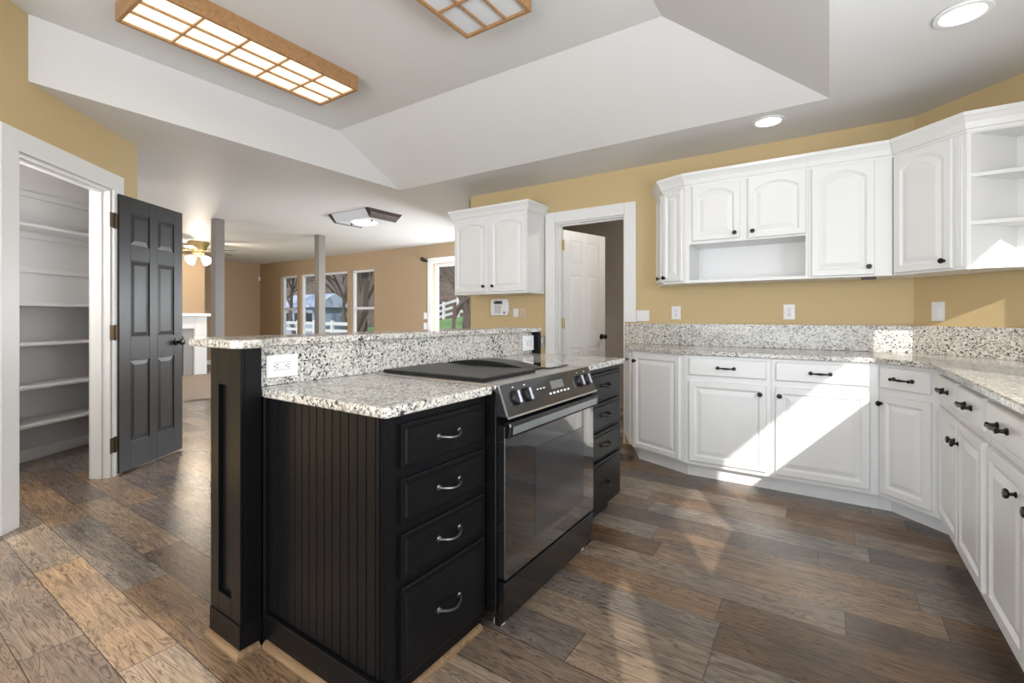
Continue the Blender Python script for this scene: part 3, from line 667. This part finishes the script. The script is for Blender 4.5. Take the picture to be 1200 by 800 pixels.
outlet('white switch plate under the wall cabinet, right beside the keypad', -2.672, 4.04, 0, 1.172, .062, .085, kind='switch')
outlet('pinkish almond outlet plate under the wall cabinet near the door casing', -2.588, 4.04, 0, 1.172, .068, .085, m='almond')
outlet('white horizontal outlet in the granite splash at the near end of the bar', -1.690, .975, 90, .955, .122, .082, kind='gfci')
outlet('square white outlet cover at the far end of the granite splash', -1.690, 2.685, 90, .958, .118, .10, kind='gfci', d=.02)
# alarm keypad
fk = frame(-2.862, 4.04, 0) @ Matrix.Scale(.78, 4, (1, 0, 0))
t = T('alarm_keypad', 'white alarm keypad with a grey display on the wall below the left wall cabinet', 'keypad', (-2.885, 4.04, 1.23))
t.part('housing', MB(fk).extr([(x, -.0008, z) for x, z in [(-.13, 1.145), (.13, 1.145), (.145, 1.19), (.145, 1.27), (.13, 1.315), (-.13, 1.315), (-.145, 1.27), (-.145, 1.19)]], (0, -.035, 0)), M['plate'], bevel=.01, seg=3)
t.part('display', MB(fk).box(-.085, .055, -.0375, -.0355, 1.262, 1.298), M['lcd'])
t.part('readout', MB(fk).box(-.055, .03, -.0382, -.0374, 1.272, 1.290), M['slot'])
mb = MB(fk)
for r in range(4):
    for c in range(3): mb.box(-.07+c*.035, -.045+c*.035, -.038, -.0355, 1.168+r*.021, 1.183+r*.021)
t.part('keys', mb, M['steel'])
t.part('speaker_button', MB(fk).lathe([(.013, 0), (.013, .003), (0, .004)], (.085, -.0355, 1.175), (0, -1, 0), 14), M['lcd'], smooth=True)
# ---------------------------------------------------------------- pantry shelves
fsb = BW
for z, lb in ((1.80, 'topmost of the white pantry shelves, just below the upper cleat'), (1.213, 'second white pantry shelf from the top'), (.917, 'middle white pantry shelf at worktop height'), (.597, 'second white pantry shelf from the floor'), (.314, 'lowest white pantry shelf, close above the floor')):
    t = T('pantry_shelf', lb, 'shelf', tuple(BW @ Vector((-.5, -.14, z))), 'pantry shelves')
    t.part('board', MB(BW).box(-1.55, -.03, -.285, -.002, z, z+.022), M['pantry'], bevel=.003)
    t.part('cleat', MB(BW).box(-1.55, -.03, -.020, -.0015, z-.05, z-.0005), M['pantry'])
for z, lb in ((2.075, 'bare white cleat on the pantry back wall, the higher one'), (1.48, 'bare white cleat on the pantry back wall between the two top shelves')):
    o = obj('shelf_cleat', MB(BW).box(-1.55, -.03, -.020, -.0015, z, z+.045), M['pantry'], bevel=.002); tag(o, lb, 'cleat', 'bare pantry cleats')
# ---------------------------------------------------------------- ceiling lamps
def box_light(label, x0, x1, y0, y1, lit, nx, ny):
    t = T('fluorescent_light', label, 'ceiling light', ((x0+x1)/2, (y0+y1)/2, ZV), 'oak framed box lights')
    z0, z1 = ZV-.10, ZV-.0005; w = .020
    mb = MB(); mb.box(x0, x1, y0, y0+w, z0, z1); mb.box(x0, x1, y1-w, y1, z0, z1); mb.box(x0, x0+w, y0+w, y1-w, z0, z1); mb.box(x1-w, x1, y0+w, y1-w, z0, z1)
    t.part('oak_frame', mb, M['oak'], bevel=.003)
    t.part('diffuser', MB().box(x0+w, x1-w, y0+w, y1-w, z0+.014, z0+.020), M['diff_on' if lit else 'diff_off'])
    gb = MB()
    for k in range(1, nx): xx = x0+w+(x1-x0-2*w)*k/nx; gb.box(xx-.005, xx+.005, y0+w, y1-w, z0+.002, z0+.0135)
    for k in range(1, ny): yy = y0+w+(y1-y0-2*w)*k/ny; gb.box(x0+w, x1-w, yy-.004, yy+.004, z0+.001, z0+.0135)
    t.part('muntin_grid', gb, M['oak'])
    t.part('backing_pan', MB().box(x0+w, x1-w, y0+w, y1-w, z1-.008, z1-.002), M['trim'])
    return t
box_light('lit oak framed box light with warm panels on the vaulted ceiling', -3.18, -2.74, .905, 2.14, True, 3, 5)
box_light('unlit oak framed box light at the top edge of the picture', -1.72, -1.285, .86, 2.09, False, 3, 5)
def can(label, x, y):
    t = T('recessed_light', label, 'ceiling light', (x, y, ZC), 'recessed ceiling lights')
    t.part('trim_ring', MB().lathe([(.074, -.001), (.098, -.001), (.100, -.005), (.096, -.010), (.078, -.011), (.074, -.006)], (x, y, ZC), (0, 0, 1), 32), M['trim'], smooth=True)
    t.part('lens', MB().lathe([(.0745, -.002), (.0745, -.006), (0, -.006)], (x, y, ZC), (0, 0, 1), 32), M['led'])
can('larger looking recessed ceiling light near the right picture edge', .476, 2.77)
can('recessed ceiling light above the wall cabinets, the farther one', -.34, 3.577)
# flush light with wooden ends
t = T('flush_ceiling_light', 'boxy ceiling light with dark wooden ends over the dining area', 'ceiling light', (-5.0, 4.02, ZC))
fx0, fx1, fy0, fy1 = -5.32, -4.64, 3.78, 4.20
sec = [(fy0-.05, ZC-.0005), (fy1+.05, ZC-.0005), (fy1-.02, ZC-.095), (fy0+.02, ZC-.095)]
t.part('diffuser', MB().extr([(fx0, y, z) for y, z in sec], (fx1-fx0, 0, 0)), M['diff_off'], bevel=.004)
for xx, s_ in ((fx0, -1), (fx1, 1)):
    sc = [(y+(-.02 if y < 4 else .02), z-(0 if z > ZC-.05 else .012)) for y, z in sec]
    L = [[(xx+s_*.0005, y, z) for y, z in sc], [(xx+s_*.05, y, z) for y, z in [(sc[0][0], sc[0][1]), (sc[1][0], sc[1][1]), (sc[2][0]+.02, ZC-.05), (sc[3][0]-.02, ZC-.05)]]]
    t.part('wooden_end', MB().loops(L), M['wood_dark'], bevel=.003)
bx, by = -5.0, 4.0
t.part('glass_bowl', MB().lathe([(.0, -.135), (.06, -.130), (.12, -.115), (.165, -.096)], (bx, by, ZC), (0, 0, 1), 24), M['bowl'], smooth=True)
for dx in (-.20, .20): t.part('thumb_screw', MB().lathe([(.008, 0), (.012, -.010), (.010, -.020), (0, -.024)], (bx+dx, by-.05, ZC-.095), (0, 0, 1), 10), M['matteblk'], smooth=True)
# ceiling fan
fx, fy = -9.25, 3.81
t = T('ceiling_fan', 'brass hugger ceiling fan with frosted glass lamp shades in the living room', 'fan', (fx, fy, ZC))
t.part('motor_housing', MB().lathe([(.16, -.0005), (.17, -.02), (.15, -.06), (.13, -.09), (.12, -.14), (.09, -.17), (.09, -.20), (.06, -.23), (.05, -.26), (0, -.265)], (fx, fy, ZC), (0, 0, 1), 24), M['brass'], smooth=True)
for k in range(5):
    a_ = math.radians(34+72*k); fr = Matrix.Translation((fx, fy, ZC-.15)) @ Matrix.Rotation(a_, 4, 'Z') @ Matrix.Rotation(math.radians(10), 4, 'X')
    bl = t.part('blade', MB(fr).prism([(.20, -.045), (.30, -.06), (.60, -.068), (.655, -.045), (.66, 0), (.655, .045), (.60, .068), (.30, .06), (.20, .045)], -.004, .004), M['wood_dark'], bevel=.002)
    t.part('blade_iron', MB(fr).box(.10, .26, -.018, .018, -.012, -.0045), M['brass'], bl)
bulb('fan_bulbs', (fx, fy, ZC-.46), 36, (1, .86, .68), .08)
for k in range(4):
    a_ = math.radians(20+90*k); d_ = Vector((math.cos(a_), math.sin(a_), -.75)).normalized(); o_ = Vector((fx, fy, ZC-.235))+Vector((math.cos(a_), math.sin(a_), 0))*.05
    ar = t.part('lamp_arm', MB().tube([o_, o_+d_*.05], .012, 8), M['brass'])
    t.part('lamp_shade', MB().lathe([(.024, 0), (.036, .02), (.062, .07), (.078, .13), (.072, .135), (0, .13)], o_+d_*.045, d_, 16), M['bulb'], ar, smooth=True)
# ---------------------------------------------------------------- living room
for y, lb in ((3.06, 'square taupe support post nearer the black pantry door'), (4.60, 'square taupe support post in front of the dining windows')):
    o = obj('support_post', MB().box(-6.92, -6.80, y-.06, y+.06, 0, ZC-.0005), M['taupe'], bevel=.004); tag(o, lb, 'post', 'support posts')
struct('wall_chimney', MB().box(-12.0, -10.15, 2.0, 4.29, 0, ZC), M['paint_living'])
t = T('fireplace', 'white fireplace mantel with a grey surround and dark firebox in the living room', 'fireplace', (-10.1, 3.3, .012))
X0 = -10.1495
mb = MB(); mb.box(X0, X0+.09, 4.08, 4.29, .012, 1.13); mb.box(X0, X0+.09, 2.10, 2.30, .012, 1.13); mb.box(X0, X0+.08, 2.30, 4.08, .90, 1.13)
t.part('mantel_surround', mb, M['trim'], bevel=.006)
t.part('mantel_shelf', MB().box(X0, X0+.20, 2.02, 4.34, 1.1305, 1.19), M['trim'], bevel=.006)
mb = MB(); mb.box(X0, X0+.03, 3.91, 4.079, .012, .90); mb.box(X0, X0+.03, 2.301, 2.48, .012, .90); mb.box(X0, X0+.03, 2.48, 3.91, .76, .899)
t.part('tile_surround', mb, M['tile'])
t.part('firebox', MB().box(X0, X0+.012, 2.481, 3.909, .013, .759), M['firebox'])
for yy in (2.56, 2.86, 3.16, 3.46, 3.80): t.part('screen_bar', MB().box(X0+.013, X0+.03, yy-.012, yy+.012, .013, .75), M['bronze'])
o = obj('motion_sensor', MB().extr([(-11.99, 6.30, 2.02), (-11.95, 6.335, 2.02), (-11.95, 6.335, 2.13), (-11.99, 6.30, 2.13)], (.03, -.03, 0)), M['plate'], bevel=.01, seg=3)
tag(o, 'small white motion sensor high in the living room corner', 'sensor')
t = T('curtain_bracket', 'dark curtain rod end with a pointed finial at the upper left of the dining window', 'curtain rod', (-6.16, 6.33, 2.17))
t.part('wall_bracket', MB().box(-6.18, -6.15, 6.24, 6.349, 2.13, 2.165), M['bronze'])
t.part('finial', MB().lathe([(.012, .0), (.012, .04), (.035, .06), (.04, .09), (.02, .12), (0, .14)], (-6.12, 6.25, 2.175), (-1, 0, 0.1), 12), M['bronze'], smooth=True)
for z, lb in ((1.14, 'upper white switch plate beside the dining window casing'), (.95, 'lower white plate beside the dining window casing')):
    fr = frame(-6.20, 6.35, 0)
    t = T('switch_plate', lb, 'light switch', (-6.20, 6.35, z))
    t.part('cover_plate', MB(fr).box(-.05, .04, -.012, -.0008, z-.06, z+.06), M['plate'], bevel=.004)
    t.part('rocker', MB(fr).box(-.02, .01, -.016, -.0115, z-.03, z+.03), M['plate'])
# ---------------------------------------------------------------- outdoors beyond the dining windows
struct('lawn', MB().prism([(-60, 6.6), (25, 6.6), (25, 60), (-60, 60)], -.5, -.35), M['grass'])
struct('driveway', MB().prism([(-45, 22), (-14, 14), (-12, 17), (-45, 27)], -.349, -.335), M['gravel'])
mb = MB(); L = []
for i in range(41):
    x = -90+i*3.2; L.append([(x, 42, -.4), (x, 46, 6+2*math.sin(i*.6)+random.random()), (x, 58, 15+1.5*math.sin(i*.37+1)), (x, 62, -.4)])
mb.loops(L, closed=False, cap0=False, cap1=False); struct('hillside', mb, M['hill'])
bk = MB(); L = []
def gz(x, y):
    sm = lambda v: max(0, min(1, v))**2*(3-2*max(0, min(1, v)))
    return -.36+1.75*sm((y-8)/16)*sm((x+30)/15)
for i in range(25):
    x = -31+i*1.2; L.append([(x, 7+j*1.2, gz(x, 7+j*1.2)) for j in range(24)])
bk.loops(L, closed=False, cap0=False, cap1=False); struct('grass_bank', bk, M['grass'])
def fence(label, p0, p1, n, zf):
    t = T('rail_fence', label, 'fence', (p0[0], p0[1], zf(*p0)))
    P = [(p0[0]+(p1[0]-p0[0])*k/n, p0[1]+(p1[1]-p0[1])*k/n) for k in range(n+1)]
    for x, y in P: t.part('fence_post', MB().box(x-.07, x+.07, y-.07, y+.07, zf(x, y)-.1, zf(x, y)+1.25), M['fence'])
    for h in (.35, .72, 1.09):
        for (xa, ya), (xb, yb_) in zip(P, P[1:]):
            za, zb = zf(xa, ya)+h, zf(xb, yb_)+h
            t.part('rail', MB().loops([[(xa, ya-.02, za-.08), (xa, ya+.02, za-.08), (xa, ya+.02, za+.08), (xa, ya-.02, za+.08)], [(xb, yb_-.02, zb-.08), (xb, yb_+.02, zb-.08), (xb, yb_+.02, zb+.08), (xb, yb_-.02, zb+.08)]]), M['fence'])
fence('white rail fence climbing the grass bank outside the right dining window', (-22.5, 23.5), (-15.5, 21.0), 4, gz)
fence('white rail fence outside the three narrow dining windows', (-36, 17.5), (-19, 14.5), 8, lambda x, y: -.35)
def limb(mb, tw, p, d, ln, r, depth):
    q = p+d*ln; m_ = p+d*ln*.5+Vector((random.uniform(-1, 1), random.uniform(-1, 1), 0))*ln*.06
    (mb if depth > 1 else tw).tube([p, m_, q], [r, r*.85, r*.68], 6 if depth > 2 else 4)
    if depth == 0: return
    for k in range(3 if depth > 1 else 4):
        ax = Vector((random.uniform(-1, 1), random.uniform(-1, 1), random.uniform(-.3, .3))).normalized()
        nd = (Matrix.Rotation(random.uniform(.35, .85), 3, ax) @ d).normalized(); nd.z += .12; nd.normalize()
        limb(mb, tw, p+d*ln*random.uniform(.55, 1), nd, ln*random.uniform(.6, .8), max(r*.58, .012), depth-1)
def tree(label, x, y, h, r, depth=5, group=None):
    t = T('bare_tree', label, 'tree', (x, y, -.35), group); mb = MB(); tw = MB()
    limb(mb, tw, Vector((x, y, -.36)), Vector((random.uniform(-.1, .1), random.uniform(-.1, .1), 1)).normalized(), h*.34, r, depth)
    t.part('trunk', mb, M['bark']); t.part('twigs', tw, M['twig']); return t
tree('thick trunked bare tree in the middle dining window, right of the post', -19.9, 14.1+1.6, 10, .45)
tree('slim dark bare tree close outside the right dining window', -9.7, 11.0, 5.5, .09, 6)
tree('leaning bare tree on the grass bank at the right edge of the dining window', -11.6, 14.2, 7, .22)
tg = 'bare trees far across the lawn'
proto = tree('bare winter tree standing far beyond the white fence', -29.5, 22, 9, .2, 6, tg)
for x, y, s_, rz in ((-35.5, 21.5, .9, .8), (-42, 31, 1.1, 2.1), (-52, 30, 1.1, 4.0), (-62, 36, 1.2, 1.1), (-24, 30, 1.0, 5.1), (-33, 35, 1.1, .4), (-45, 39, 1.2, 3.2)):
    c_ = proto.e.copy(); C.objects.link(c_); c_.location = (x, y, -.35); c_.scale = (s_,)*3; c_.rotation_euler = (0, 0, rz)
    for ch in list(proto.e.children):
        k = ch.copy(); C.objects.link(k); k.parent = c_
t = T('house', 'pale blue neighbouring house with a light roof seen through the dining windows', 'house', (-40.5, 25.5, -.35))
t.part('walls', MB().box(-43.5, -38, 25, 28.5, -.35, 1.9), M['siding'])
t.part('roof', MB().extr([(-44, 24.6, 1.9), (-44, 26.7, 3.2), (-44, 28.9, 1.9)], (6.5, 0, 0)), M['roof'])
for xx in (-42.6, -40.7, -38.9): t.part('house_window', MB().box(xx-.45, xx+.45, 24.95, 25.02, .5, 1.4), M['firebox'])
